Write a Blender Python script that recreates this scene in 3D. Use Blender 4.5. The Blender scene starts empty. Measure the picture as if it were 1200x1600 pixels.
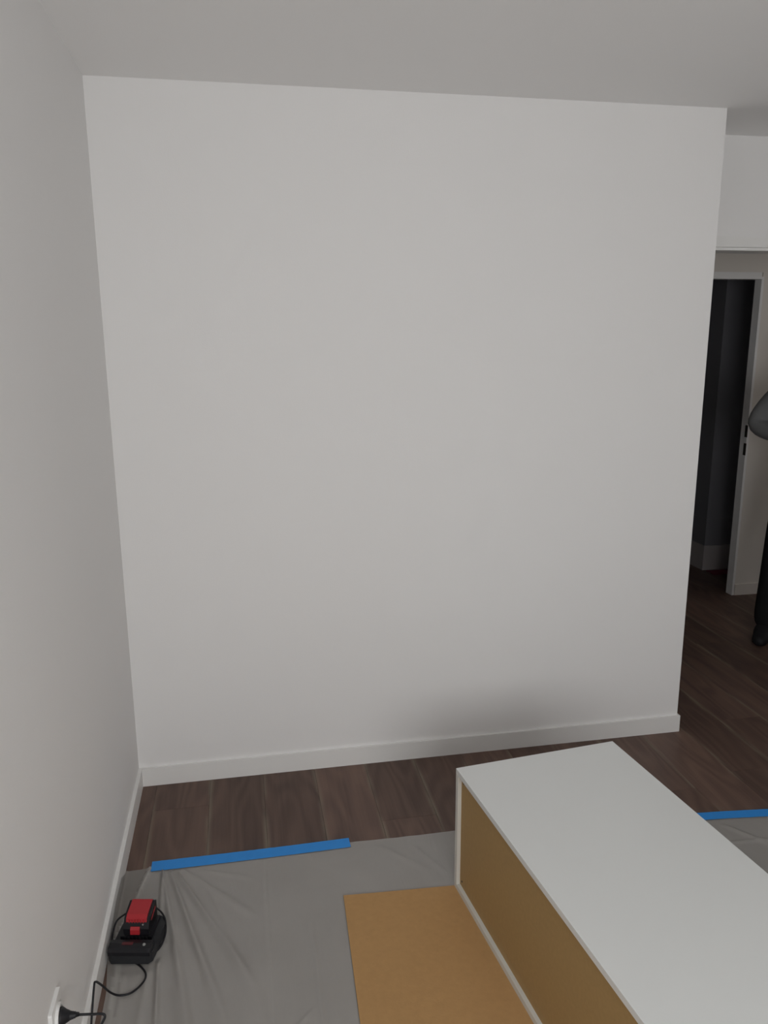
import bpy, bmesh, math, random
from mathutils import Vector, Matrix
from mathutils import noise as mnoise

# ------------------------------------------------------------------ camera
S = bpy.context.scene
COL = S.collection
cam_d = bpy.data.cameras.new('camera')
cam = bpy.data.objects.new('camera', cam_d)
COL.objects.link(cam)
FPX, PITCH, ROLL, YAW = 1222.13, 0.220043, -0.00556, 0.182564
CX, CY, CZ = 0.43788, -2.84677, 1.68546
fw = Vector((math.sin(YAW)*math.cos(PITCH), math.cos(YAW)*math.cos(PITCH), -math.sin(PITCH)))
ri = Vector((math.cos(YAW), -math.sin(YAW), 0))
up = ri.cross(fw)
r2 = ri*math.cos(ROLL) + up*math.sin(ROLL)
u2 = -ri*math.sin(ROLL) + up*math.cos(ROLL)
m = Matrix((r2, u2, -fw)).transposed().to_4x4()
m.translation = (CX, CY, CZ)
cam.matrix_world = m
cam_d.sensor_fit = 'VERTICAL'
cam_d.sensor_height = 36.0
cam_d.lens = FPX / 1600.0 * 36.0
cam_d.clip_start = 0.02
S.camera = cam

# ------------------------------------------------------------------ world, lights, exposure
wd = bpy.data.worlds.new('world'); S.world = wd
wd.use_nodes = True
wd.node_tree.nodes['Background'].inputs[0].default_value = (0.80, 0.88, 1.0, 1)
wd.node_tree.nodes['Background'].inputs[1].default_value = 0.6
S.view_settings.view_transform = 'Standard'
S.view_settings.look = 'None'
S.view_settings.gamma = 1.0
S.view_settings.use_curve_mapping = False
S.view_settings.exposure = 0.0
S.cycles.use_denoising = True
S.cycles.max_bounces = 10
S.cycles.diffuse_bounces = 8

REAR = -4.2        # y of the wall behind the camera
RIGHT = 4.05       # x of the right-hand wall of the room
H = 2.5

def area(name, loc, rot, sx, sy, power, color):
    d = bpy.data.lights.new(name, 'AREA'); d.shape = 'RECTANGLE'; d.size = sx; d.size_y = sy
    d.energy = power; d.color = color
    o = bpy.data.objects.new(name, d); COL.objects.link(o); o.location = loc; o.rotation_euler = rot
    return o
# daylight falling through the french window behind the camera
area('window_daylight', (0.95, REAR-0.16, 1.52), (math.radians(90), 0, 0), 1.6, 1.36, 48, (1.0, 0.995, 0.985))

# weak unseen fill light, added at the hall's right-hand end to brighten the doorway
area('hall_fill_light', (5.08, 1.02, 1.4), (0, math.radians(90), 0), 1.8, 1.0, 2.6, (1.0, 0.96, 0.92))

# ------------------------------------------------------------------ helpers
def tag(o, label=None, cat=None, group=None, kind=None):
    if label: o['label'] = label
    if cat: o['category'] = cat
    if group: o['group'] = group
    if kind: o['kind'] = kind
    return o

def link(name, me, mat=None, parent=None, loc=(0, 0, 0), rot=(0, 0, 0)):
    o = bpy.data.objects.new(name, me); COL.objects.link(o)
    if mat: me.materials.append(mat)
    o.location = loc; o.rotation_euler = rot
    if parent: o.parent = parent
    return o

def bobj(name, bm, mat, parent=None, smooth=False, bevel=0.0, seg=2, loc=(0, 0, 0), rot=(0, 0, 0)):
    if bevel:
        bmesh.ops.bevel(bm, geom=[e for e in bm.edges if len(e.link_faces) == 2 and e.calc_face_angle(0) > 0.5],
                        offset=bevel, segments=seg, profile=0.5, affect='EDGES')
    bmesh.ops.recalc_face_normals(bm, faces=bm.faces)
    me = bpy.data.meshes.new(name); bm.to_mesh(me); bm.free()
    if smooth:
        for p in me.polygons: p.use_smooth = True
    return link(name, me, mat, parent, loc, rot)

def empty(name, loc=(0, 0, 0), rz=0.0, parent=None):
    o = bpy.data.objects.new(name, None); COL.objects.link(o)
    o.location = loc; o.rotation_euler = (0, 0, rz); o.empty_display_size = 0.1
    if parent: o.parent = parent
    return o

def box(bm, x0, x1, y0, y1, z0, z1):
    c = [(x, y, z) for z in (z0, z1) for y in (y0, y1) for x in (x0, x1)]
    v = [bm.verts.new(p) for p in c]
    for f in ((0, 2, 3, 1), (4, 5, 7, 6), (0, 1, 5, 4), (2, 6, 7, 3), (0, 4, 6, 2), (1, 3, 7, 5)):
        bm.faces.new([v[i] for i in f])

def B(*boxes):
    bm = bmesh.new()
    for b in boxes: box(bm, *b)
    return bm

def prism(bm, pts, z0, z1, top_scale=None, axis='z'):
    """closed outline pts [(x,y)] extruded; axis names the extrusion direction"""
    def P(a, b, c):
        return {'z': (a, b, c), 'x': (c, a, b), 'y': (a, c, b)}[axis]
    n = len(pts)
    cx = sum(p[0] for p in pts)/n; cy = sum(p[1] for p in pts)/n
    k = top_scale or 1
    lo = [bm.verts.new(P(x, y, z0)) for x, y in pts]
    hi = [bm.verts.new(P(cx+(x-cx)*k, cy+(y-cy)*k, z1)) for x, y in pts]
    bm.faces.new(lo[::-1]); bm.faces.new(hi)
    for i in range(n):
        j = (i+1) % n
        bm.faces.new((lo[i], lo[j], hi[j], hi[i]))

def rrect(w, h, r, seg=5, cx=0, cy=0):
    out = []
    for k, (sx, sy) in enumerate(((1, 1), (-1, 1), (-1, -1), (1, -1))):
        for i in range(seg+1):
            a = math.pi/2*(k + i/seg)
            out.append((cx+sx*(w/2-r)+r*math.cos(a), cy+sy*(h/2-r)+r*math.sin(a)))
    return out

def catmull(pts, n=10):
    P = [Vector(p) for p in pts]; P = [P[0]*2-P[1]] + P + [P[-1]*2-P[-2]]
    out = []
    for i in range(1, len(P)-2):
        for k in range(n):
            t = k/n
            out.append(0.5*((2*P[i]) + (P[i+1]-P[i-1])*t + (2*P[i-1]-5*P[i]+4*P[i+1]-P[i+2])*t*t
                            + (3*P[i]-P[i-1]-3*P[i+1]+P[i+2])*t**3))
    out.append(P[-2])
    return out

def tube(bm, path, r, seg=10):
    rings = []
    prev = None
    for i, p in enumerate(path):
        t = (path[min(i+1, len(path)-1)]-path[max(i-1, 0)]).normalized()
        if prev is None:
            a = t.orthogonal().normalized()
        else:
            a = (prev-t*prev.dot(t)).normalized()
        prev = a; b = t.cross(a)
        rr = r[i] if isinstance(r, (list, tuple)) else r
        rings.append([bm.verts.new(p+(a*math.cos(2*math.pi*k/seg)+b*math.sin(2*math.pi*k/seg))*rr) for k in range(seg)])
    for i in range(len(rings)-1):
        for k in range(seg):
            bm.faces.new((rings[i][k], rings[i][(k+1) % seg], rings[i+1][(k+1) % seg], rings[i+1][k]))
    bm.faces.new(rings[0][::-1]); bm.faces.new(rings[-1])

# ------------------------------------------------------------------ materials
def mat(name, col, rough=0.6, spec=0.5, bump=None, var=None, metallic=0.0, alpha=1.0):
    """bump=(scale, strength, distance)  var=(scale, amount)"""
    M = bpy.data.materials.new(name); M.use_nodes = True
    nt = M.node_tree; N = nt.nodes; L = nt.links
    p = N['Principled BSDF']
    p.inputs['Base Color'].default_value = (*col, 1)
    p.inputs['Roughness'].default_value = rough
    p.inputs['Specular IOR Level'].default_value = spec
    p.inputs['Metallic'].default_value = metallic
    p.inputs['Alpha'].default_value = alpha
    tc = N.new('ShaderNodeTexCoord')
    if bump:
        n = N.new('ShaderNodeTexNoise'); n.inputs['Scale'].default_value = bump[0]; n.inputs['Detail'].default_value = 3
        L.new(tc.outputs['Object'], n.inputs['Vector'])
        b = N.new('ShaderNodeBump'); b.inputs['Strength'].default_value = bump[1]; b.inputs['Distance'].default_value = bump[2]
        L.new(n.outputs['Fac'], b.inputs['Height']); L.new(b.outputs['Normal'], p.inputs['Normal'])
    if var:
        n = N.new('ShaderNodeTexNoise'); n.inputs['Scale'].default_value = var[0]; n.inputs['Detail'].default_value = 5
        L.new(tc.outputs['Object'], n.inputs['Vector'])
        mx = N.new('ShaderNodeMix'); mx.data_type = 'RGBA'
        a = var[1]
        mx.inputs[6].default_value = (*[c*(1-a) for c in col], 1)
        mx.inputs[7].default_value = (*[min(1, c*(1+a)) for c in col], 1)
        L.new(n.outputs['Fac'], mx.inputs[0]); L.new(mx.outputs[2], p.inputs['Base Color'])
    return M

M_wall = mat('wall_paint', (0.81, 0.803, 0.797), 0.85, 0.3, bump=(260, 0.12, 0.002), var=(1.3, 0.012))
M_ceil = mat('ceiling_paint', (0.86, 0.855, 0.85), 0.9, 0.2, bump=(200, 0.1, 0.002))
M_trim = mat('trim_paint', (0.80, 0.795, 0.78), 0.45, 0.5)
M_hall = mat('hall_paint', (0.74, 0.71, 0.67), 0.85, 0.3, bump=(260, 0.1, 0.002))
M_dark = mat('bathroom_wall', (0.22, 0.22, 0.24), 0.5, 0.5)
M_melamine = mat('white_melamine', (0.74, 0.755, 0.745), 0.38, 0.5, bump=(500, 0.03, 0.001))
M_edge = mat('white_edge_band', (0.66, 0.66, 0.62), 0.4, 0.5)
M_kraft = mat('kraft_cardboard', (0.46, 0.275, 0.12), 0.9, 0.15, bump=(180, 0.25, 0.001), var=(60, 0.10))
M_black = mat('black_plastic', (0.011, 0.011, 0.014), 0.42, 0.35, bump=(900, 0.15, 0.0005))
M_black2 = mat('dark_grey_plastic', (0.020, 0.021, 0.024), 0.5, 0.35)
M_rubber = mat('cord_rubber', (0.008, 0.008, 0.011), 0.5, 0.4)
M_red = mat('red_plastic', (0.40, 0.020, 0.028), 0.45, 0.5)
M_metal = mat('brushed_steel', (0.5, 0.5, 0.5), 0.35, 0.5, metallic=1.0)
M_dmetal = mat('dark_steel', (0.06, 0.055, 0.05), 0.45, 0.5, metallic=0.6)
M_socket = mat('socket_plastic', (0.82, 0.82, 0.81), 0.3, 0.5)
M_grey = mat('label_grey', (0.25, 0.26, 0.27), 0.5)
M_led = mat('indicator_lens', (0.30, 0.31, 0.30), 0.2)
M_glass = None

def floor_material():
    M = bpy.data.materials.new('dark_oak_laminate'); M.use_nodes = True
    nt = M.node_tree; N = nt.nodes; L = nt.links
    p = N['Principled BSDF']
    tc = N.new('ShaderNodeTexCoord'); oi = N.new('ShaderNodeObjectInfo')
    add = N.new('ShaderNodeVectorMath'); add.operation = 'ADD'
    mul = N.new('ShaderNodeVectorMath'); mul.operation = 'SCALE'; mul.inputs['Scale'].default_value = 37.0
    comb = N.new('ShaderNodeCombineXYZ')
    for i in range(3): L.new(oi.outputs['Random'], comb.inputs[i])
    L.new(comb.outputs[0], mul.inputs[0]); L.new(mul.outputs[0], add.inputs[1]); L.new(tc.outputs['Object'], add.inputs[0])
    # fine straight grain
    mp = N.new('ShaderNodeMapping'); mp.inputs['Scale'].default_value = (95, 2.6, 1)
    L.new(add.outputs[0], mp.inputs['Vector'])
    g = N.new('ShaderNodeTexNoise'); g.inputs['Scale'].default_value = 1.0; g.inputs['Detail'].default_value = 6; g.inputs['Roughness'].default_value = 0.65
    L.new(mp.outputs[0], g.inputs['Vector'])
    # cathedral figure
    mp2 = N.new('ShaderNodeMapping'); mp2.inputs['Scale'].default_value = (7, 1.3, 1)
    L.new(add.outputs[0], mp2.inputs['Vector'])
    w = N.new('ShaderNodeTexNoise'); w.inputs['Scale'].default_value = 1.0; w.inputs['Detail'].default_value = 1.0
    L.new(mp2.outputs[0], w.inputs['Vector'])
    s = N.new('ShaderNodeMath'); s.operation = 'MULTIPLY'; s.inputs[1].default_value = 55
    L.new(w.outputs['Fac'], s.inputs[0])
    sn = N.new('ShaderNodeMath'); sn.operation = 'SINE'; L.new(s.outputs[0], sn.inputs[0])
    mr = N.new('ShaderNodeMapRange'); mr.inputs['From Min'].default_value = -1; L.new(sn.outputs[0], mr.inputs['Value'])
    mix0 = N.new('ShaderNodeMix'); mix0.data_type = 'FLOAT'; mix0.inputs[0].default_value = 0.30
    L.new(g.outputs['Fac'], mix0.inputs[2]); L.new(mr.outputs[0], mix0.inputs[3])
    # broad tone clouds
    mp3 = N.new('ShaderNodeMapping'); mp3.inputs['Scale'].default_value = (9, 1.0, 1)
    L.new(add.outputs[0], mp3.inputs['Vector'])
    cl = N.new('ShaderNodeTexNoise'); cl.inputs['Scale'].default_value = 1; cl.inputs['Detail'].default_value = 2
    L.new(mp3.outputs[0], cl.inputs['Vector'])
    mixb = N.new('ShaderNodeMix'); mixb.data_type = 'FLOAT'; mixb.inputs[0].default_value = 0.5
    L.new(mix0.outputs[0], mixb.inputs[2]); L.new(cl.outputs['Fac'], mixb.inputs[3])
    ramp = N.new('ShaderNodeValToRGB')
    e = ramp.color_ramp.elements
    e[0].position = 0.30; e[0].color = (0.082, 0.050, 0.041, 1)
    e[1].position = 0.72; e[1].color = (0.165, 0.103, 0.079, 1)
    L.new(mixb.outputs[0], ramp.inputs[0])
    # plank tone
    hv = N.new('ShaderNodeHueSaturation')
    mrv = N.new('ShaderNodeMapRange'); mrv.inputs['To Min'].default_value = 0.82; mrv.inputs['To Max'].default_value = 1.14
    L.new(oi.outputs['Random'], mrv.inputs['Value']); L.new(mrv.outputs[0], hv.inputs['Value'])
    L.new(ramp.outputs['Color'], hv.inputs['Color'])
    # pale sapwood streak printed along the long edges of each board
    sx = N.new('ShaderNodeSeparateXYZ'); L.new(tc.outputs['Object'], sx.inputs[0])
    ab = N.new('ShaderNodeMath'); ab.operation = 'ABSOLUTE'; L.new(sx.outputs[0], ab.inputs[0])
    en = N.new('ShaderNodeMapRange'); en.interpolation_type = 'SMOOTHSTEP'
    en.inputs['From Min'].default_value = 0.084; en.inputs['From Max'].default_value = 0.101
    L.new(ab.outputs[0], en.inputs['Value'])
    mpe = N.new('ShaderNodeMapping'); mpe.inputs['Scale'].default_value = (20, 3.5, 1)
    L.new(add.outputs[0], mpe.inputs['Vector'])
    ne = N.new('ShaderNodeTexNoise'); ne.inputs['Scale'].default_value = 1; L.new(mpe.outputs[0], ne.inputs['Vector'])
    nr = N.new('ShaderNodeMapRange'); nr.inputs['From Min'].default_value = 0.40; nr.inputs['From Max'].default_value = 0.62
    L.new(ne.outputs['Fac'], nr.inputs['Value'])
    me = N.new('ShaderNodeMath'); me.operation = 'MULTIPLY'; L.new(en.outputs[0], me.inputs[0]); L.new(nr.outputs[0], me.inputs[1])
    me2 = N.new('ShaderNodeMath'); me2.operation = 'MULTIPLY'; me2.inputs[1].default_value = 0.8; L.new(me.outputs[0], me2.inputs[0])
    mxe = N.new('ShaderNodeMix'); mxe.data_type = 'RGBA'; mxe.inputs[7].default_value = (0.20, 0.165, 0.125, 1)
    L.new(me2.outputs[0], mxe.inputs[0]); L.new(hv.outputs[0], mxe.inputs[6]); L.new(mxe.outputs[2], p.inputs['Base Color'])
    p.inputs['Roughness'].default_value = 0.50
    p.inputs['Specular IOR Level'].default_value = 0.35
    bp = N.new('ShaderNodeBump'); bp.inputs['Strength'].default_value = 0.15; bp.inputs['Distance'].default_value = 0.001
    L.new(g.outputs['Fac'], bp.inputs['Height']); L.new(bp.outputs[0], p.inputs['Normal'])
    return M
M_floor = floor_material()
M_slab = mat('underlay', (0.03, 0.022, 0.02), 0.9)

def film_material():
    M = bpy.data.materials.new('polythene_film'); M.use_nodes = True
    nt = M.node_tree; N = nt.nodes; L = nt.links
    p = N['Principled BSDF']
    p.inputs['Base Color'].default_value = (0.38, 0.365, 0.345, 1)
    p.inputs['Roughness'].default_value = 0.36
    p.inputs['Specular IOR Level'].default_value = 0.45
    tc = N.new('ShaderNodeTexCoord')
    n = N.new('ShaderNodeTexNoise'); n.inputs['Scale'].default_value = 5; n.inputs['Detail'].default_value = 4
    L.new(tc.outputs['Object'], n.inputs['Vector'])
    mr = N.new('ShaderNodeMapRange'); mr.inputs['To Min'].default_value = 0.78; mr.inputs['To Max'].default_value = 0.92
    L.new(n.outputs['Fac'], mr.inputs['Value'])
    atn = N.new('ShaderNodeAttribute'); atn.attribute_name = 'layers'
    ml = N.new('ShaderNodeMath'); ml.operation = 'MULTIPLY'; ml.use_clamp = True
    L.new(mr.outputs[0], ml.inputs[0]); L.new(atn.outputs['Fac'], ml.inputs[1]); L.new(ml.outputs[0], p.inputs['Alpha'])
    mp = N.new('ShaderNodeMapping'); mp.inputs['Scale'].default_value = (14, 5, 8); mp.inputs['Rotation'].default_value = (0, 0, 0.35)
    L.new(tc.outputs['Object'], mp.inputs['Vector'])
    n2 = N.new('ShaderNodeTexNoise'); n2.inputs['Scale'].default_value = 1.6; n2.inputs['Detail'].default_value = 5; n2.inputs['Distortion'].default_value = 1.2
    L.new(mp.outputs[0], n2.inputs['Vector'])
    bp = N.new('ShaderNodeBump'); bp.inputs['Strength'].default_value = 0.5; bp.inputs['Distance'].default_value = 0.004
    L.new(n2.outputs['Fac'], bp.inputs['Height']); L.new(bp.outputs[0], p.inputs['Normal'])
    return M
M_film = film_material()
M_tape = mat('blue_masking_tape', (0.028, 0.27, 0.74), 0.6, 0.4, bump=(350, 0.35, 0.001), var=(40, 0.05))
M_hdf = mat('brown_hardboard', (0.38, 0.25, 0.105), 0.62, 0.35, bump=(240, 0.12, 0.001), var=(90, 0.10))

# ------------------------------------------------------------------ room shell
W = 2.2561            # right-hand end of the big white partition
FY = 0.354            # plane of the wall with the wide opening
HY = 1.603            # far wall of the hall
BH = 0.0744
def struct(name, bm, m_, parent=None, **k):
    o = bobj(name, bm, m_, parent, **k)
    if parent is None: o['kind'] = 'structure'
    return o

struct('wall_left', B((-0.12, 0, REAR-0.2, FY+0.1, 0, H+0.1)), M_wall)
struct('wall_back', B((-0.12, W, 0, FY-0.001, 0, H)), M_wall)
OX0, OX1, OH = 2.36, 3.30, 2.040   # wide opening into the hall
struct('wall_far', B((-0.12, OX0-0.012, FY, FY+0.09, 0, H), (OX1+0.012, RIGHT, FY, FY+0.09, 0, H), (OX0-0.012, OX1+0.012, FY, FY+0.09, OH+0.012, H)), M_wall)
struct('wall_right', B((RIGHT, RIGHT+0.12, REAR-0.2, FY+0.09, 0, H)), M_wall)
DX0, DX1, DH = 2.86, 3.612, 2.030
struct('wall_hall', B((1.7, DX0, HY, HY+0.05, 0, H), (DX1, 5.2, HY, HY+0.05, 0, H), (DX0, DX1, HY, HY+0.05, DH+0.026, H)), M_hall)
struct('wall_hall_left', B((1.6, 1.7, FY+0.09, HY+0.05, 0, H)), M_hall)
struct('wall_hall_right', B((5.1, 5.2, FY+0.09, HY, 0, H)), M_hall)
struct('wall_hall_near', B((RIGHT, 5.2, FY, FY+0.09, 0, H)), M_hall)
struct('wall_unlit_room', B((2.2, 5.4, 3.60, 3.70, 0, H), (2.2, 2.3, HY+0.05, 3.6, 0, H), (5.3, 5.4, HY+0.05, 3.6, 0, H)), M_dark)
# wall behind the camera with its window
WX0, WX1, WZ, WSILL = 0.10, 1.80, 2.25, 0.80
struct('wall_rear', B((-0.12, WX0, REAR-0.2, REAR, 0, H), (WX1, RIGHT+0.12, REAR-0.2, REAR, 0, H), (WX0, WX1, REAR-0.2, REAR, WZ, H), (WX0, WX1, REAR-0.2, REAR, 0, WSILL)), M_wall)
win = struct('window_1', B((WX0, WX0+0.06, REAR-0.12, REAR-0.05, WSILL, WZ), (WX1-0.06, WX1, REAR-0.12, REAR-0.05, WSILL, WZ),
                           (WX0, WX1, REAR-0.12, REAR-0.05, WZ-0.06, WZ), (WX0, WX1, REAR-0.12, REAR-0.05, WSILL, WSILL+0.07),
                           ((WX0+WX1)/2-0.05, (WX0+WX1)/2+0.05, REAR-0.12, REAR-0.05, WSILL, WZ)), M_trim, bevel=0.004)
bobj('handle', B(((WX0+WX1)/2-0.012, (WX0+WX1)/2+0.012, REAR-0.05, REAR-0.02, 1.38, 1.52)), M_metal, win, bevel=0.003)
struct('ceiling', B((-0.12, 5.4, REAR-0.2, 3.7, H, H+0.1)), M_ceil)

# baseboards (square white skirting, about 74 mm high)
TB = 0.012
struct('baseboard_back', B((0, W+TB*0.7, -TB, 0, 0, BH), (W, W+TB*0.7, 0, FY, 0, BH)), M_trim, bevel=0.0015)
struct('baseboard_left', B((0, TB, REAR, -TB, 0, BH)), M_trim, bevel=0.0015)
struct('baseboard_right', B((RIGHT-TB, RIGHT, REAR, FY, 0, BH), (OX1+0.06, RIGHT-TB, FY-TB, FY, 0, BH)), M_trim, bevel=0.0015)
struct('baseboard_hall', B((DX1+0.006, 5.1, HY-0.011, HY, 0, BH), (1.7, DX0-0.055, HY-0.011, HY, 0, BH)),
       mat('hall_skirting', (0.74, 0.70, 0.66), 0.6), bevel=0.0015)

# casing of the wide opening: architrave boards around, lining inside
d1 = empty('door_1', ((OX0+OX1)/2, FY, 0)); d1['kind'] = 'structure'
def rel(o, root):
    o.location = Vector(o.location)-root.location
    o.parent = root
    return o
for nm, bm in (('architrave', B((OX0-0.055, OX1+0.055, FY-0.012, FY, OH+0.014, OH+0.056))),
               ('architrave', B((OX0-0.055, OX0-0.013, FY-0.012, FY, 0, OH+0.014))),
               ('architrave', B((OX1+0.013, OX1+0.055, FY-0.012, FY, 0, OH+0.014))),
               ('door_lining', B((OX0-0.012, OX1+0.012, FY-0.016, FY+0.10, OH, OH+0.012))),
               ('door_lining', B((OX0-0.012, OX0, FY-0.016, FY+0.10, 0, OH))),
               ('door_lining', B((OX1, OX1+0.012, FY-0.016, FY+0.10, 0, OH)))):
    rel(bobj(nm, bm, M_trim, bevel=0.002), d1)

# door frame of the unlit room, on the far side of the hall
d2 = empty('door_2', ((DX0+DX1)/2, HY, 0)); d2['kind'] = 'structure'
M_frame = mat('frame_paint', (0.82, 0.825, 0.83), 0.5)
fr = [('frame_post', B((DX1-0.012, DX1+0.004, HY-0.008, HY+0.056, 0, DH))),
      ('frame_post', B((DX0-0.004, DX0+0.012, HY-0.008, HY+0.056, 0, DH))),
      ('frame_head', B((DX0+0.012, DX1-0.012, HY-0.008, HY+0.056, DH-0.014, DH+0.026)))]
for nm, bm in fr:
    rel(bobj(nm, bm, M_frame, bevel=0.002), d2)
for z in (1.09, 0.975):
    rel(tag(bobj('strike_plate', B((DX1-0.0135, DX1-0.010, HY-0.009, HY+0.014, z-0.038, z+0.038)), M_dmetal, bevel=0.001), 'dark metal strike plate'), d2)
# door leaf of the unlit room, swung open inside
lf = bobj('door_leaf', B((DX0+0.016, DX0+0.056, HY+0.065, HY+0.065+0.70, 0.008, 2.0)), mat('door_leaf_paint', (0.55, 0.55, 0.55), 0.5), bevel=0.002)
rel(lf, d2)

# ------------------------------------------------------------------ floor: slab and laminate planks
floor = struct('floor', B((-0.12, 5.4, REAR-0.2, 3.7, -0.12, -0.008)), M_slab)
PWD, PLN = 0.2025, 1.285
X0 = 0.064
random.seed(4)
def plank_mesh(w, l):
    g = 0.0003
    bm = B((-w/2+g, w/2-g, -l/2+g, l/2-g, -0.008, 0))
    top = [e for e in bm.edges if all(v.co.z > -0.001 for v in e.verts)]
    bmesh.ops.bevel(bm, geom=top, offset=0.0005, segments=1, affect='EDGES')
    me = bpy.data.meshes.new('plank'); bmesh.ops.recalc_face_normals(bm, faces=bm.faces); bm.to_mesh(me); bm.free()
    me.materials.append(M_floor)
    return me
std = plank_mesh(PWD, PLN)
joints = {0: -0.184, 4: -0.401, 9: -0.426, 2: 0.62, 6: -1.05}
YMIN, YMAX = REAR, 3.6
for k in range(-1, 26):
    xa = X0+k*PWD; xb = xa+PWD
    if k == -1: xa = 0.0
    if xb > 5.3: xb = 5.3
    if xb-xa < 0.02: continue
    y_start = joints.get(k, random.uniform(-0.62, 0.62) if k not in (1, 3, 5) else {1: 0.31, 3: -0.88, 5: 0.24}[k])
    if k == -1: y_start = 0.5
    # under the walls nothing shows, but boards run on through the openings
    ymax = YMAX if xb > 2.2 else (HY+0.05 if xb > 1.7 else 0.02)
    y = y_start
    while y > YMIN: y -= PLN
    while y < ymax:
        ya, yb = max(y, YMIN), min(y+PLN, ymax)
        if yb-ya > 0.02:
            full = abs((yb-ya)-PLN) < 1e-6 and abs((xb-xa)-PWD) < 1e-6
            me = std if full else plank_mesh(xb-xa, yb-ya)
            o = bpy.data.objects.new('plank', me); COL.objects.link(o)
            o.location = ((xa+xb)/2, (ya+yb)/2, 0); o.parent = floor
        y += PLN

# ------------------------------------------------------------------ protective plastic film on the floor
def lerp_tab(tab, x):
    if x <= tab[0][0]: return tab[0][1]
    for (a, b), (c, d) in zip(tab, tab[1:]):
        if x <= c: return b+(d-b)*(x-a)/(c-a)
    return tab[-1][1]
EDGE = [(0.0, -0.514), (0.06, -0.512), (0.09, -0.500), (0.74, -0.502), (0.80, -0.506), (1.117, -0.509), (2.0, -0.604), (2.27, -0.628), (3.6, -0.70)]
RIDGES = [  # (x0,y0,x1,y1,height,width0,width1)
    (0.130, -0.528, 0.190, -1.60, 0.013, 0.004, 0.010),
    (0.128, -0.530, 0.290, -1.40, 0.011, 0.004, 0.020),
    (0.150, -0.530, 0.345, -1.20, 0.012, 0.004, 0.018),
    (0.165, -0.530, 0.430, -1.10, 0.009, 0.004, 0.018),
    (0.180, -0.530, 0.420, -0.80, 0.007, 0.004, 0.018),
    (0.230, -0.545, 0.420, -0.625, 0.003, 0.003, 0.012),
    (0.250, -0.600, 0.600, -1.70, 0.005, 0.010, 0.030),
    (0.095, -0.500, 0.060, -0.660, 0.012, 0.006, 0.004),
    (0.455, -0.545, 0.452, -2.20, 0.0014, 0.0035, 0.0035),
    (0.585, -0.860, 0.575, -1.30, 0.003, 0.004, 0.006),
    (0.200, -1.02, 0.310, -1.55, 0.006, 0.012, 0.020),
    (0.060, -0.93, 0.075, -1.60, 0.007, 0.005, 0.009),
    (0.130, -0.93, 0.100, -1.50, 0.005, 0.008, 0.014),
    (0.480, -1.24, 0.560, -1.16, 0.004, 0.005, 0.005),
    (2.05, -0.66, 2.22, -0.90, 0.006, 0.005, 0.016),
    (2.00, -0.75, 2.35, -0.78, 0.004, 0.005, 0.012),
    (0.83, -0.53, 0.98, -0.70, 0.003, 0.006, 0.012),
    (0.95, -0.56, 1.03, -0.72, 0.003, 0.005, 0.008),
]
CARD = [(0.689, -0.763), (1.50, -0.818), (1.47, -2.45), (0.618, -2.42)]
CAB = (1.036, -0.784)
CANG = math.radians(6.4)
def in_flat(x, y):
    """1 under the cardboard, the cabinet and the charger"""
    f = 0.0
    dx = min(x-(0.689-(-0.763-y)*0.045), 1.62-x); dy = min(-0.765-y, y+2.9)
    f = max(f, min(1, max(0, min(dx, dy)/0.02+0.6)))
    d = math.hypot((x-0.088)/0.085, (y+0.842)/0.10)
    f = max(f, min(1, max(0, (1.25-d)*4)))
    if -0.537 < y and 0.09 < x < 0.76: f = 1
    if x > 1.6 and abs(y-lerp_tab([(1.9, -0.590), (2.1, -0.607), (2.4, -0.640), (2.75, -0.665), (3.5, -0.72)], x)) < 0.028: f = 1
    return f
def film_h(x, y):
    h = 0.0
    for x0, y0, x1, y1, hh, w0, w1 in RIDGES:
        dx, dy = x1-x0, y1-y0; L2 = dx*dx+dy*dy
        t = ((x-x0)*dx+(y-y0)*dy)/L2
        if t < -0.05 or t > 1.05: continue
        d = abs((x-x0)*dy-(y-y0)*dx)/math.sqrt(L2)
        w = w0+(w1-w0)*max(0, min(1, t))
        if d > 4*w: continue
        env = min(1, max(0, (t+0.05)/0.12))*min(1, max(0, (1.05-t)/0.25))
        h += hh*env*math.exp(-(d/w)**2)
    n = mnoise.noise(Vector((x*7, y*3.5, 0.3)))*0.0022+mnoise.noise(Vector((x*19+3, y*8, 1.3)))*0.0011
    h += max(0, n+0.0012)
    return h*(1-in_flat(x, y))
xs = [0.0, 0.008, 0.016, 0.024, 0.032, 0.04, 0.048, 0.056, 0.06]
while xs[-1] < 3.5:
    x = xs[-1]; xs.append(x+(0.0045 if x < 0.70 else 0.009 if x < 1.1 else 0.03 if x < 1.95 else 0.009 if x < 2.4 else 0.04))
ss = [0.0]
while ss[-1] < 3.3:
    s = ss[-1]; ss.append(s+(0.006 if s < 0.80 else 0.03 if s < 1.2 else 0.12))
climb_tab = [(-1.0, 0), (-0.9, 0.0), (-0.84, 0.030), (-0.70, 0.046), (-0.60, 0.040), (-0.545, 0.012), (-0.51, 0.0)]
verts, faces = [], []
for s in ss:
    for x in xs:
        e = lerp_tab(EDGE, x)
        y = e-s+0.0016*mnoise.noise(Vector((x*22, s*3, 5)))*max(0, 1-s*10)
        cl = lerp_tab(climb_tab, y) if y < -0.51 else 0.0
        left = 0.0138+min(0.013, max(0, (-0.90-y))*0.12)
        if x < cl:
            px, pz = 0.0142, 0.003+(cl-x)
        else:
            px = left+(x-cl); pz = 0.0016+film_h(px, y)
            if px < left+0.02 and y < -0.9: pz += 0.004*(1-(px-left)/0.02)
        verts.append((px, y, pz))
nx = len(xs)
for j in range(len(ss)-1):
    for i in range(nx-1):
        a = j*nx+i
        faces.append((a, a+nx, a+nx+1, a+1))
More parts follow.
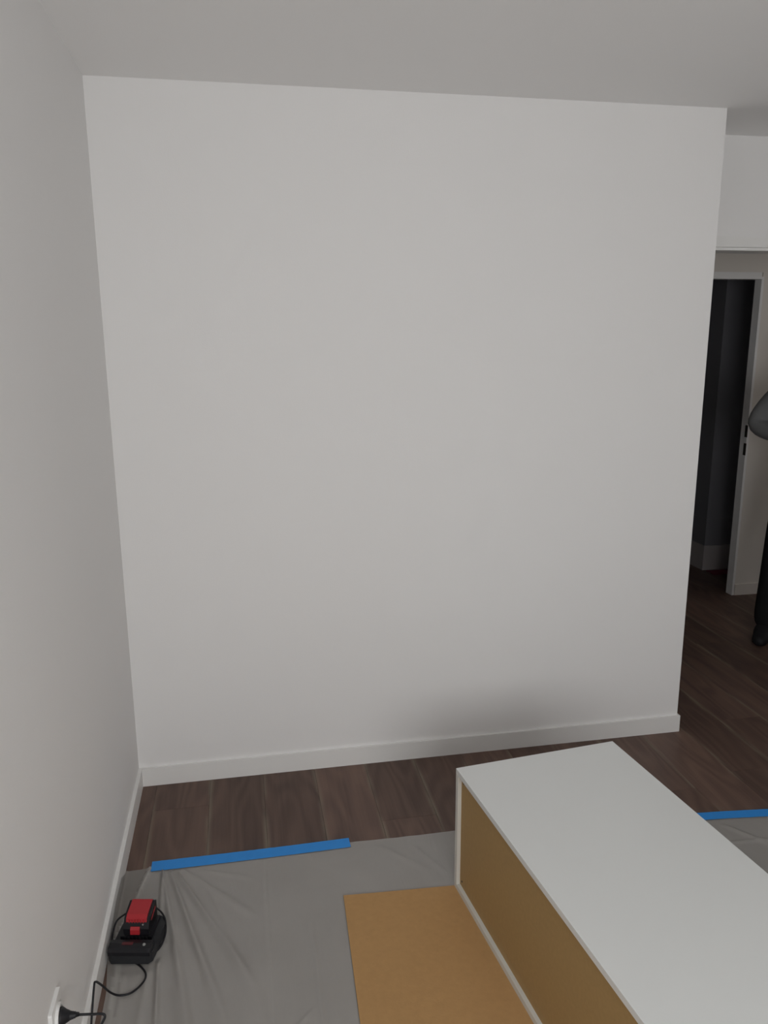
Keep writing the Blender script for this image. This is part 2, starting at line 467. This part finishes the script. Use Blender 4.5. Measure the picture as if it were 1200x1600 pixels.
me = bpy.data.meshes.new('plastic_sheet'); me.from_pydata(verts, [], faces)
# layers of film lying on each other: one beside the left wall, two elsewhere, three where it is folded over
at = me.attributes.new('layers', 'FLOAT', 'POINT')
def layers(x, y):
    fx = 0.093-(-0.49-y)*0.20                    # the fold that runs down from the tape's end
    v = 0.70 if x < fx else 1.0
    if y > -0.90 and 0 < fx+0.006-x < 0.014+0.03*max(0, -0.55-y)*0: v = 1.25
    if y < -0.90:
        v = 0.78 if x < 0.036 else 1.0
        if 0.038 < x-0.03*(-0.9-y) < 0.053: v = 1.2
    if abs(x-0.456) < 0.004: v = 1.03
    return v
at.data.foreach_set('value', [layers(p[0], p[1]) for p in verts])
for p in me.polygons: p.use_smooth = True
film = link('plastic_sheet', me, M_film)
tag(film, 'translucent grey plastic dust sheet spread wrinkled over the dark wooden floor', 'plastic sheet')

def tape(name, pts, wid, label):
    """ribbon along pts in the floor plane, slightly lifted"""
    bm = bmesh.new(); P = [Vector((x, y, 0)) for x, y in pts]
    cl = []
    for a, b in zip(P, P[1:]):
        for k in range(40): cl.append(a.lerp(b, k/40))
    cl.append(P[-1])
    rows = []
    for i, c in enumerate(cl):
        t = (cl[min(i+1, len(cl)-1)]-cl[max(i-1, 0)]).normalized(); n = Vector((-t.y, t.x, 0))
        row = []
        for k in range(5):
            q = c+n*(wid*(k/4-0.5))
            z = 0.0042+0.0004*mnoise.noise(Vector((q.x*30, q.y*40, 0)))
            if k in (0, 4): q = q+n*0.0008*mnoise.noise(Vector((q.x*60, 3, k)))
            row.append((bm.verts.new((q.x, q.y, z)), bm.verts.new((q.x, q.y, z-0.0004))))
        rows.append(row)
    for r, q in zip(rows, rows[1:]):
        for k in range(4):
            bm.faces.new((r[k][0], q[k][0], q[k+1][0], r[k+1][0]))
            bm.faces.new((r[k][1], r[k+1][1], q[k+1][1], q[k][1]))
        bm.faces.new((r[0][0], r[0][1], q[0][1], q[0][0])); bm.faces.new((r[4][0], q[4][0], q[4][1], r[4][1]))
    for r in (rows[0], rows[-1]):
        for k in range(4): bm.faces.new((r[k][0], r[k+1][0], r[k+1][1], r[k][1]))
    o = bobj(name, bm, M_tape)
    tag(o, label, 'tape', 'strips of blue masking tape on the sheet edge')
    return o
tape('masking_tape', [(0.092, -0.5065), (0.30, -0.5085), (0.52, -0.5085), (0.745, -0.5055)], 0.049,
     'strip of blue masking tape holding the plastic sheet near the left wall')
tape('masking_tape', [(1.90, -0.590), (2.10, -0.607), (2.40, -0.640), (2.75, -0.665)], 0.042,
     'strip of blue masking tape to the right of the white cabinet')

# ------------------------------------------------------------------ cardboard sheet
bm = bmesh.new()
prism(bm, [(0.689, -0.763), (0.80, -0.7705), (1.05, -0.785), (1.50, -0.818), (1.48, -2.45), (0.618, -2.42)][::-1], 0.0032, 0.0072)
card = bobj('cardboard_sheet', bm, M_kraft)
tag(card, 'flat sheet of brown cardboard lying under the white cabinet', 'cardboard')

# ------------------------------------------------------------------ white cabinet carcass lying on its side
CL, CW, CH, PT = 1.86, 0.54, 0.4055, 0.0165     # length, depth, height, panel thickness
cab = empty('cabinet', (CAB[0], CAB[1], 0.0075), CANG)
tag(cab, 'long white cabinet carcass lying on its side with brown hardboard back', 'cabinet')
def cpart(name, b, m_, bev=0.0012, label=None):
    o = bobj(name, B(b), m_, cab, bevel=bev)
    if label: o['label'] = label
    return o
cpart('side_panel', (0, CW, -CL, 0, CH-PT, CH), M_melamine)
cpart('side_panel', (0, CW, -CL, 0, 0, PT), M_edge)
cpart('end_panel', (0, CW, -PT, 0, PT, CH-PT), M_edge)
cpart('end_panel', (0, CW, -CL, -CL+PT, PT, CH-PT), M_edge)
bk = cpart('back_panel', (0.012, 0.015, -CL+PT, -PT, PT, CH-PT), M_hdf, bev=0, label='brown hardboard back panel set into the white rim')
for y, z in ((-0.033, 0.035), (-0.033, CH-0.035)):
    bm = bmesh.new()
    bmesh.ops.create_cone(bm, cap_ends=True, segments=12, radius1=0.003, radius2=0.003, depth=0.002)
    o = bobj('nail', bm, M_dmetal, bk, loc=(0.0115, y, z), rot=(0, math.pi/2, 0))
cpart('fixed_shelf', (0.014, CW-0.02, -CL*0.5-0.009, -CL*0.5+0.009, PT, CH-PT), M_melamine)

# ------------------------------------------------------------------ wall socket with plug
SY, SZ = -1.372, 0.297
so = empty('wall_socket', (0, SY, SZ))
tag(so, 'square white wall socket low on the left wall with black plug in it', 'socket')
bm = bmesh.new(); prism(bm, rrect(0.080, 0.080, 0.005), 0.0, 0.008, axis='x')
bobj('face_plate', bm, M_socket, so, bevel=0.0015)
bm = bmesh.new()   # raised round well: ring plus floor
N_ = 32
ring = []
for r, x in ((0.0265, 0.008), (0.0265, 0.014), (0.0215, 0.014), (0.0205, 0.0095), (0.0001, 0.0095)):
    ring.append([bm.verts.new((x, r*math.cos(2*math.pi*i/N_), r*math.sin(2*math.pi*i/N_))) for i in range(N_)])
for a, b in zip(ring, ring[1:]):
    for i in range(N_): bm.faces.new((a[i], a[(i+1) % N_], b[(i+1) % N_], b[i]))
bobj('socket_well', bm, M_socket, so)

# ------------------------------------------------------------------ charger: body, cord, plug
ch = empty('battery_charger', (0.0915, -0.846, 0.0045), math.radians(-11))
tag(ch, 'black battery charger on the plastic sheet beside the left baseboard', 'charger')
def outline(w, d, r): return rrect(w, d, r, 5)
bm = bmesh.new()
prism(bm, [(-0.062, -0.066), (-0.052, -0.078), (0.050, -0.078), (0.060, -0.066), (0.066, 0.045), (0.060, 0.066), (0.046, 0.078), (-0.040, 0.078), (-0.054, 0.066), (-0.060, 0.040)],
      0.004, 0.030, 0.97)
bobj('charger_base', bm, M_black2, ch, bevel=0.004, seg=3, smooth=False)
bm = bmesh.new()   # front hump with the control panel
prof = [(-0.077, 0.028), (-0.078, 0.040), (-0.070, 0.047), (-0.054, 0.050), (-0.038, 0.047), (-0.034, 0.028)]
for s_, e_ in (((-0.060), 0.056),):
    lo = [bm.verts.new((s_, y, z)) for y, z in prof]; hi = [bm.verts.new((e_, y, z)) for y, z in prof]
    bm.faces.new(lo); bm.faces.new(hi[::-1])
    for i in range(len(prof)):
        j = (i+1) % len(prof); bm.faces.new((lo[i], hi[i], hi[j], lo[j]))
fp = bobj('front_panel', bm, M_black, ch, bevel=0.004, seg=3)
bobj('label_strip', B((-0.026, 0.004, -0.060, -0.050, 0.0480, 0.0502)), mat('dull_red_print', (0.09, 0.012, 0.016), 0.5), fp)
bm = bmesh.new(); bmesh.ops.create_cone(bm, cap_ends=True, segments=16, radius1=0.0045, radius2=0.0035, depth=0.003)
bobj('indicator_light', bm, M_led, fp, loc=(0.036, -0.058, 0.0500))
bm = bmesh.new()   # sliding rails platform under the battery
box(bm, -0.044, 0.044, -0.018, 0.066, 0.029, 0.040)
bobj('battery_dock', bm, M_black, ch, bevel=0.003)
for i in range(7):
    x = -0.030+i*0.010
    bobj('cooling_fin', B((x-0.0018, x+0.0018, -0.021, -0.016, 0.030, 0.0400)), M_black2, ch, bevel=0.0006)
for x, y in ((-0.045, -0.062), (0.045, -0.062), (-0.042, 0.06), (0.045, 0.06)):
    bm = bmesh.new(); bmesh.ops.create_cone(bm, cap_ends=True, segments=12, radius1=0.006, radius2=0.007, depth=0.005)
    bobj('rubber_foot', bm, M_rubber, ch, loc=(x, y, 0.0022))
Mch = Matrix.Translation(ch.location) @ Matrix.Rotation(math.radians(-11), 4, 'Z')
def to_ch(pts): 
    inv = Mch.inverted(); return [inv @ Vector(p) for p in pts]
cord_pts = [(0.118, -0.905, 0.0055), (0.143, -0.885, 0.0058), (0.158, -0.860, 0.010), (0.165, -0.828, 0.022), (0.160, -0.795, 0.036), (0.140, -0.765, 0.045), (0.110, -0.750, 0.050),
          (0.075, -0.755, 0.050), (0.046, -0.778, 0.052), (0.027, -0.800, 0.050), (0.0200, -0.835, 0.036), (0.0215, -0.87, 0.010), (0.022, -0.895, 0.0055),
          (0.040, -0.905, 0.0052), (0.070, -0.908, 0.0052), (0.098, -0.925, 0.0055), (0.122, -0.962, 0.007), (0.119, -0.992, 0.007), (0.092, -1.022, 0.007),
          (0.062, -1.030, 0.012), (0.044, -1.045, 0.040), (0.035, -1.085, 0.100), (0.031, -1.125, 0.148), (0.030, -1.143, 0.148), (0.028, -1.194, 0.094),
          (0.028, -1.250, 0.030), (0.040, -1.330, 0.009), (0.075, -1.400, 0.008), (0.070, -1.430, 0.060), (0.072, -1.405, 0.180), (0.088, -1.385, 0.255),
          (0.1015, -1.374, 0.284), (0.075, -1.371, 0.289), (0.048, -1.371, 0.293)]
bm = bmesh.new(); tube(bm, catmull(to_ch(cord_pts), 8), 0.0027, 8)
bobj('power_cord', bm, M_rubber, ch, smooth=True)
# moulded round plug tapering into its strain relief (in the charger's frame, along world x)
plug = bobj('plug', bmesh.new(), M_rubber, ch)
bm = bmesh.new()
prof = [(0.0100, 0.0001), (0.0100, 0.0185), (0.0150, 0.0195), (0.0180, 0.0180), (0.0250, 0.0130), (0.0320, 0.0095), (0.0330, 0.0078), (0.0345, 0.0090), (0.0360, 0.0072), (0.0380, 0.0080),
        (0.0400, 0.0064), (0.0420, 0.0070), (0.0440, 0.0052), (0.0500, 0.0040), (0.0500, 0.0001)]
rr = []
inv = Mch.inverted()
for x, r in prof:
    rr.append([bm.verts.new(inv @ Vector((x, SY+r*math.cos(2*math.pi*k/24), SZ-0.002+r*math.sin(2*math.pi*k/24)))) for k in range(24)])
for a, b in zip(rr, rr[1:]):
    for k in range(24): bm.faces.new((a[k], a[(k+1) % 24], b[(k+1) % 24], b[k]))
bmesh.ops.recalc_face_normals(bm, faces=bm.faces); bm.to_mesh(plug.data); bm.free()
for p in plug.data.polygons: p.use_smooth = True

# ------------------------------------------------------------------ battery pack seated on the charger
bl = Mch @ Vector((0.000, 0.018, 0.0385))
bt = empty('battery_pack', bl, math.radians(-11))
tag(bt, 'red and black battery pack seated on top of the black charger', 'battery')
def extr(name, prof, x0, x1, m_, bev, parent):
    bm = bmesh.new()
    lo = [bm.verts.new((x0, y, z)) for y, z in prof]; hi = [bm.verts.new((x1, y, z)) for y, z in prof]
    bm.faces.new(lo); bm.faces.new(hi[::-1])
    for i in range(len(prof)):
        j = (i+1) % len(prof); bm.faces.new((lo[i], hi[i], hi[j], lo[j]))
    return bobj(name, bm, m_, parent, bevel=bev, seg=3)
extr('battery_body', [(-0.030, 0.0026), (-0.032, 0.022), (-0.024, 0.038), (0.034, 0.052), (0.046, 0.050), (0.048, 0.0026)], -0.036, 0.036, M_black, 0.003, bt)
red = extr('top_cover', [(-0.025, 0.034), (-0.022, 0.047), (-0.012, 0.054), (0.040, 0.0615), (0.045, 0.056), (0.045, 0.030)], -0.029, 0.029, M_red, 0.004, bt)
for sx in (-1, 1):
    a, b = sorted((sx*0.029, sx*0.036))
    sc = extr('side_cheek', [(-0.029, 0.012), (-0.025, 0.036), (-0.014, 0.048), (0.038, 0.059), (0.0485, 0.053), (0.049, 0.012)], a, b, M_black, 0.002, bt)
    a, b = sorted((sx*0.0355, sx*0.0368))
    extr('red_stripe', [(-0.005, 0.029), (0.000, 0.035), (0.034, 0.044), (0.036, 0.038)], a, b, M_red, 0, sc)
for i in range(6):
    x = -0.020+i*0.008
    bobj('grip_rib', B((x-0.0010, x+0.0010, -0.0255, -0.021, 0.036, 0.045)), M_red, red, bevel=0.0004)
extr('release_latch', [(-0.0375, 0.008), (-0.0365, 0.022), (-0.031, 0.029), (-0.027, 0.027), (-0.029, 0.008)], -0.015, 0.011, M_red, 0.0015, bt)
bm = bmesh.new(); bmesh.ops.create_uvsphere(bm, u_segments=12, v_segments=8, radius=0.0028)
bobj('screw', bm, M_metal, bt, loc=(0.019, -0.0275, 0.0325), smooth=True)

# ------------------------------------------------------------------ tall dark unit in the unlit room, with a pale low base
un = empty('tall_cabinet', (3.736, 2.152, 0), 0.0)
tag(un, 'tall dark cabinet with pale low base in the unlit room beyond the doorway', 'cabinet')
M_unit = mat('dark_unit_panel', (0.17, 0.168, 0.182), 0.35, 0.5)
M_base = mat('pale_base', (0.34, 0.31, 0.31), 0.5, 0.4)
bobj('base', B((0, 0.85, 0, 0.85, 0.0, 0.185)), M_base, un, bevel=0.004)
bobj('side_panel', B((0.006, 0.026, 0.0062, 0.80, 0.185, 2.15)), M_unit, un, bevel=0.002)
bobj('door', B((0.0262, 0.40, 0.0062, 0.024, 0.187, 2.15)), M_unit, un, bevel=0.002)
bobj('door', B((0.404, 0.80, 0.006, 0.024, 0.19, 2.15)), M_unit, un, bevel=0.002)
bobj('top_panel', B((0.006, 0.80, 0.006, 0.80, 2.15, 2.168)), M_unit, un, bevel=0.002)
bobj('rail', B((0.006, 0.80, 0.000, 0.006, 0.372, 0.384), (0.000, 0.006, 0.0, 0.80, 0.372, 0.384)), M_unit, un, bevel=0.001)
# dark red uneven shape on the floor at its foot
bm = bmesh.new(); nn = 22
gv = {}
for i in range(nn+1):
    for j in range(nn+1):
        u, v = i/nn-0.5, j/nn-0.5
        r = 0.85+0.25*mnoise.noise(Vector((math.atan2(v, u)*1.3, 2, 0)))
        x, y = u*0.30*r, v*0.13*r
        z = 0.003+0.022*max(0, mnoise.noise(Vector((u*5, v*4, 7)))+0.35)*max(0, 1-4*(u*u+v*v))
        gv[i, j] = bm.verts.new((x, y, z))
for i in range(nn):
    for j in range(nn): bm.faces.new((gv[i, j], gv[i+1, j], gv[i+1, j+1], gv[i, j+1]))
cl = bobj('patch', bm, mat('dark_red_patch', (0.13, 0.012, 0.03), 0.9), smooth=True, loc=(3.88, 2.075, 0))
md = cl.modifiers.new('s', 'SOLIDIFY'); md.thickness = 0.002
tag(cl, 'dark red crumpled cloth on the floor before the pale base beyond the doorway', 'patch')

# ------------------------------------------------------------------ person standing in the hall, mostly outside the frame
PX, PY, PR = 3.43, 0.745, math.radians(-39.7)
pr = empty('person', (PX, PY, 0), PR)
tag(pr, 'person in grey sleeved top and black trousers standing at the right edge of the picture', 'person')
M_skin = mat('skin', (0.46, 0.29, 0.22), 0.6, 0.4)
M_shirt = mat('grey_sweatshirt', (0.17, 0.175, 0.18), 0.9, 0.2, bump=(35, 0.4, 0.006), var=(12, 0.1))
M_trous = mat('black_trousers', (0.012, 0.012, 0.013), 0.9, 0.15, bump=(25, 0.4, 0.006))
M_shoe = mat('black_shoes', (0.010, 0.010, 0.012), 0.6, 0.3)
M_hair = mat('dark_hair', (0.03, 0.02, 0.015), 0.7, bump=(120, 0.8, 0.004))

def skin(name, nodes, edges, root, m_, parent, sub=2):
    names = list(nodes)
    me = bpy.data.meshes.new(name)
    me.from_pydata([nodes[n][:3] for n in names], [(names.index(a), names.index(b)) for a, b in edges], [])
    o = bpy.data.objects.new(name, me); COL.objects.link(o)
    o.modifiers.new('skin', 'SKIN').use_smooth_shade = True
    sv = me.skin_vertices[0].data
    for i, n in enumerate(names):
        r = nodes[n][3]; ry = nodes[n][4] if len(nodes[n]) > 4 else r
        sv[i].radius = (r, ry); sv[i].use_root = (n == root)
    s_ = o.modifiers.new('sub', 'SUBSURF'); s_.levels = sub; s_.render_levels = sub
    dg = bpy.context.evaluated_depsgraph_get(); dg.update()
    out = bpy.data.meshes.new_from_object(o.evaluated_get(dg))
    bpy.data.objects.remove(o)
    out.name = name; out.materials.clear()
    for p in out.polygons: p.use_smooth = True
    return link(name, out, m_, parent)

# joints in the figure's own frame: it faces -Y, its right side is -X
J = {
 'pelvis': (0, 0.0, 0.93, 0.135, 0.105), 'waist': (0, 0.0, 1.08, 0.125, 0.095), 'chest': (0, 0.005, 1.27, 0.145, 0.11), 'collar': (0, 0.01, 1.41, 0.10, 0.075),
 'neck': (0, 0.0, 1.480, 0.050), 'skull0': (0, -0.022, 1.565, 0.088, 0.100), 'skull1': (0, -0.008, 1.645, 0.110, 0.128), 'crown': (0, 0.004, 1.705, 0.082, 0.100),
}
for s, n in ((-1, 'R'), (1, 'L')):
    J.update({'sh'+n: (s*0.175, 0.01, 1.42, 0.060), 'hip'+n: (s*0.10, 0.0, 0.88, 0.092), 'knee'+n: (s*0.145, -0.015, 0.49, 0.060),
              'calf'+n: (s*0.155, 0.01, 0.34, 0.054), 'ank'+n: (s*0.17, 0.02, 0.09, 0.030), 'toe'+n: (s*0.185, -0.10, 0.040, 0.022)})
J['elR'] = (-0.318, 0.02, 1.200, 0.043); J['wrR'] = (-0.10, -0.20, 1.165, 0.027); J['paR'] = (-0.045, -0.255, 1.18, 0.032, 0.018)
J['elL'] = (0.255, 0.02, 1.165, 0.043); J['wrL'] = (0.10, -0.215, 1.15, 0.027); J['paL'] = (0.05, -0.27, 1.16, 0.032, 0.018)
E_ = [('pelvis', 'waist'), ('waist', 'chest'), ('chest', 'collar'), ('collar', 'neck'), ('neck', 'skull0'), ('skull0', 'skull1'), ('skull1', 'crown')]
for n in 'RL':
    E_ += [('collar', 'sh'+n), ('sh'+n, 'el'+n), ('el'+n, 'wr'+n), ('wr'+n, 'pa'+n), ('pelvis', 'hip'+n), ('hip'+n, 'knee'+n), ('knee'+n, 'calf'+n), ('calf'+n, 'ank'+n), ('ank'+n, 'toe'+n)]
    pa = Vector(J['pa'+n][:3]); wr = Vector(J['wr'+n][:3]); d = (pa-wr).normalized(); side = Vector((0, 0, 1)); bend = d.cross(side)*(1 if n == 'L' else -1)
    for k, (off, ln) in enumerate(((0.026, 0.070), (0.009, 0.080), (-0.009, 0.075), (-0.026, 0.060))):
        b0 = pa+side*off+d*0.010; b1 = b0+d*ln*0.5; b2 = b1+d*ln*0.35+bend*ln*0.30; b3 = b2+d*ln*0.1+bend*ln*0.30
        for q, (p_, r_) in enumerate(((b0, 0.010), (b1, 0.009), (b2, 0.0085), (b3, 0.007))):
            J[f'f{n}{k}{q}'] = (*p_, r_)
        E_ += [('pa'+n, f'f{n}{k}0'), (f'f{n}{k}0', f'f{n}{k}1'), (f'f{n}{k}1', f'f{n}{k}2'), (f'f{n}{k}2', f'f{n}{k}3')]
    t0 = wr+d*0.03+side*0.030; t1 = t0+side*0.028+d*0.022+bend*0.012; t2 = t1+side*0.012+d*0.024+bend*0.010
    J[f't{n}0'] = (*t0, 0.012); J[f't{n}1'] = (*t1, 0.010); J[f't{n}2'] = (*t2, 0.008)
    E_ += [('wr'+n, f't{n}0'), (f't{n}0', f't{n}1'), (f't{n}1', f't{n}2')]
body = skin('body', J, E_, 'pelvis', M_skin, pr)
from mathutils.bvhtree import BVHTree
bvh = BVHTree.FromPolygons([v.co.copy() for v in body.data.vertices], [tuple(p.vertices) for p in body.data.polygons])
def face_y(x, z):
    h = bvh.ray_cast(Vector((x, -1, z)), Vector((0, 1, 0)))[0]
    return h.y if h else -0.09
def side_x(y, z):
    h = bvh.ray_cast(Vector((1, y, z)), Vector((-1, 0, 0)))[0]
    return h.x if h else 0.08
def blob(name, loc, sc, m_, r=1.0, parent=pr, seg=16):
    e = bmesh.new(); bmesh.ops.create_uvsphere(e, u_segments=seg, v_segments=seg//2+2, radius=r)
    bmesh.ops.scale(e, vec=sc, verts=e.verts)
    return bobj(name, e, m_, parent, smooth=True, loc=loc)
M_eye = mat('eye_white', (0.55, 0.53, 0.50), 0.3); M_iris = mat('iris', (0.03, 0.02, 0.015), 0.25); M_lip = mat('lips', (0.33, 0.15, 0.13), 0.55)
EZ = 1.632
fc = bmesh.new(); bmesh.ops.create_cone(fc, cap_ends=True, segments=12, radius1=0.015, radius2=0.005, depth=0.045)
bobj('nose', fc, M_skin, pr, smooth=True, loc=(0, face_y(0, 1.605)-0.004, 1.608), rot=(math.radians(-16), 0, 0))
for sx in (-1, 1):
    yy = face_y(sx*0.031, EZ)
    ey = blob('eye', (sx*0.031, yy+0.004, EZ), (0.012, 0.009, 0.006), M_eye)
    blob('iris', (0, -0.0068, 0), (0.0045, 0.003, 0.0045), M_iris, parent=ey)
    blob('eyebrow', (sx*0.032, face_y(sx*0.032, EZ+0.022)+0.001, EZ+0.022), (0.017, 0.005, 0.0035), M_hair)
    blob('ear', (sx*side_x(0.0, 1.62), 0.004, 1.615), (0.010, 0.018, 0.031), M_skin)
blob('mouth', (0, face_y(0, 1.565)+0.003, 1.565), (0.023, 0.008, 0.006), M_lip)
zt = max(v.co.z for v in body.data.vertices)
e = bmesh.new(); bmesh.ops.create_uvsphere(e, u_segments=32, v_segments=24, radius=1)
hw = side_x(0.0, 1.68)+0.012; hf = -face_y(0, 1.69)+0.010
bmesh.ops.scale(e, vec=(hw+0.014, hf+0.028, 0.135), verts=e.verts)
bmesh.ops.delete(e, geom=[v for v in e.verts if v.co.z < -0.075 or (v.co.y < -0.035 and v.co.z < 0.060) or (v.co.y < 0.02 and v.co.z < -0.02)], context='VERTS')
bobj('hair', e, M_hair, pr, smooth=True, loc=(0, 0.010, zt+0.014-0.135))
# clothes
def g(n, k, kk=None):
    v = J[n]; return (*v[:3], v[3]+k, (v[4] if len(v) > 4 else v[3])+(kk if kk is not None else k))
sh = {'hem': (0, 0, 0.86, 0.195, 0.160), 'hip': (0, 0, 0.95, 0.182, 0.148), 'waist': g('waist', 0.032), 'chest': g('chest', 0.026), 'collar': g('collar', 0.022, 0.030), 'neckb': (0, 0.004, 1.462, 0.078)}
se = [('hem', 'hip'), ('hip', 'waist'), ('waist', 'chest'), ('chest', 'collar'), ('collar', 'neckb')]
for n, s in (('R', -1), ('L', 1)):
    sh['sh'+n] = g('sh'+n, 0.012)
    el = Vector(J['el'+n][:3]); w_ = Vector(J['wr'+n][:3]); su = Vector(J['sh'+n][:3])
    mid = su.lerp(el, 0.55)
    sh['up'+n] = (*mid, 0.088); sh['el'+n] = (*el, 0.074); sh['fa'+n] = (*el.lerp(w_, 0.35), 0.056); sh['cu'+n] = (*el.lerp(w_, 0.62), 0.050); sh['cv'+n] = (*el.lerp(w_, 0.70), 0.042)
    se += [('collar', 'sh'+n), ('sh'+n, 'up'+n), ('up'+n, 'el'+n), ('el'+n, 'fa'+n), ('fa'+n, 'cu'+n), ('cu'+n, 'cv'+n)]
skin('sweatshirt', sh, se, 'chest', M_shirt, pr)
tr = {'belt': (0, 0, 1.00, 0.150, 0.120), 'pelvis': (0, 0, 0.92, 0.155, 0.125)}
te = [('belt', 'pelvis')]
for n in 'RL':
    h = J['hip'+n]; k = J['knee'+n]; c = J['calf'+n]; a = J['ank'+n]
    tr['hip'+n] = (h[0], h[1], 0.84, 0.112); tr['th'+n] = ((h[0]+k[0])/2, -0.005, 0.68, 0.098); tr['knee'+n] = (*k[:3], 0.080); tr['calf'+n] = (*c[:3], 0.076); tr['hem'+n] = (a[0], a[1]-0.012, 0.055, 0.072)
    te += [('pelvis', 'hip'+n), ('hip'+n, 'th'+n), ('th'+n, 'knee'+n), ('knee'+n, 'calf'+n), ('calf'+n, 'hem'+n)]
skin('trousers', tr, te, 'pelvis', M_trous, pr)
for n, s in (('R', -1), ('L', 1)):
    a = J['ank'+n]; t = J['toe'+n]
    sn_ = {'heel': (a[0]-s*0.006, a[1]+0.045, 0.048, 0.042, 0.046), 'mid': (a[0]+s*0.006, a[1]-0.03, 0.05, 0.045, 0.046), 'ball': (t[0]-s*0.01, t[1]+0.02, 0.044, 0.05, 0.040), 'tip': (t[0]+s*0.012, t[1]-0.045, 0.036, 0.04, 0.030), 'top': (a[0], a[1], 0.12, 0.052)}
    so_ = skin('shoe', sn_, [('heel', 'mid'), ('mid', 'ball'), ('ball', 'tip'), ('mid', 'top')], 'mid', M_shoe, pr)
    zmin = min(v.co.z for v in so_.data.vertices); so_.location.z = -zmin+0.001
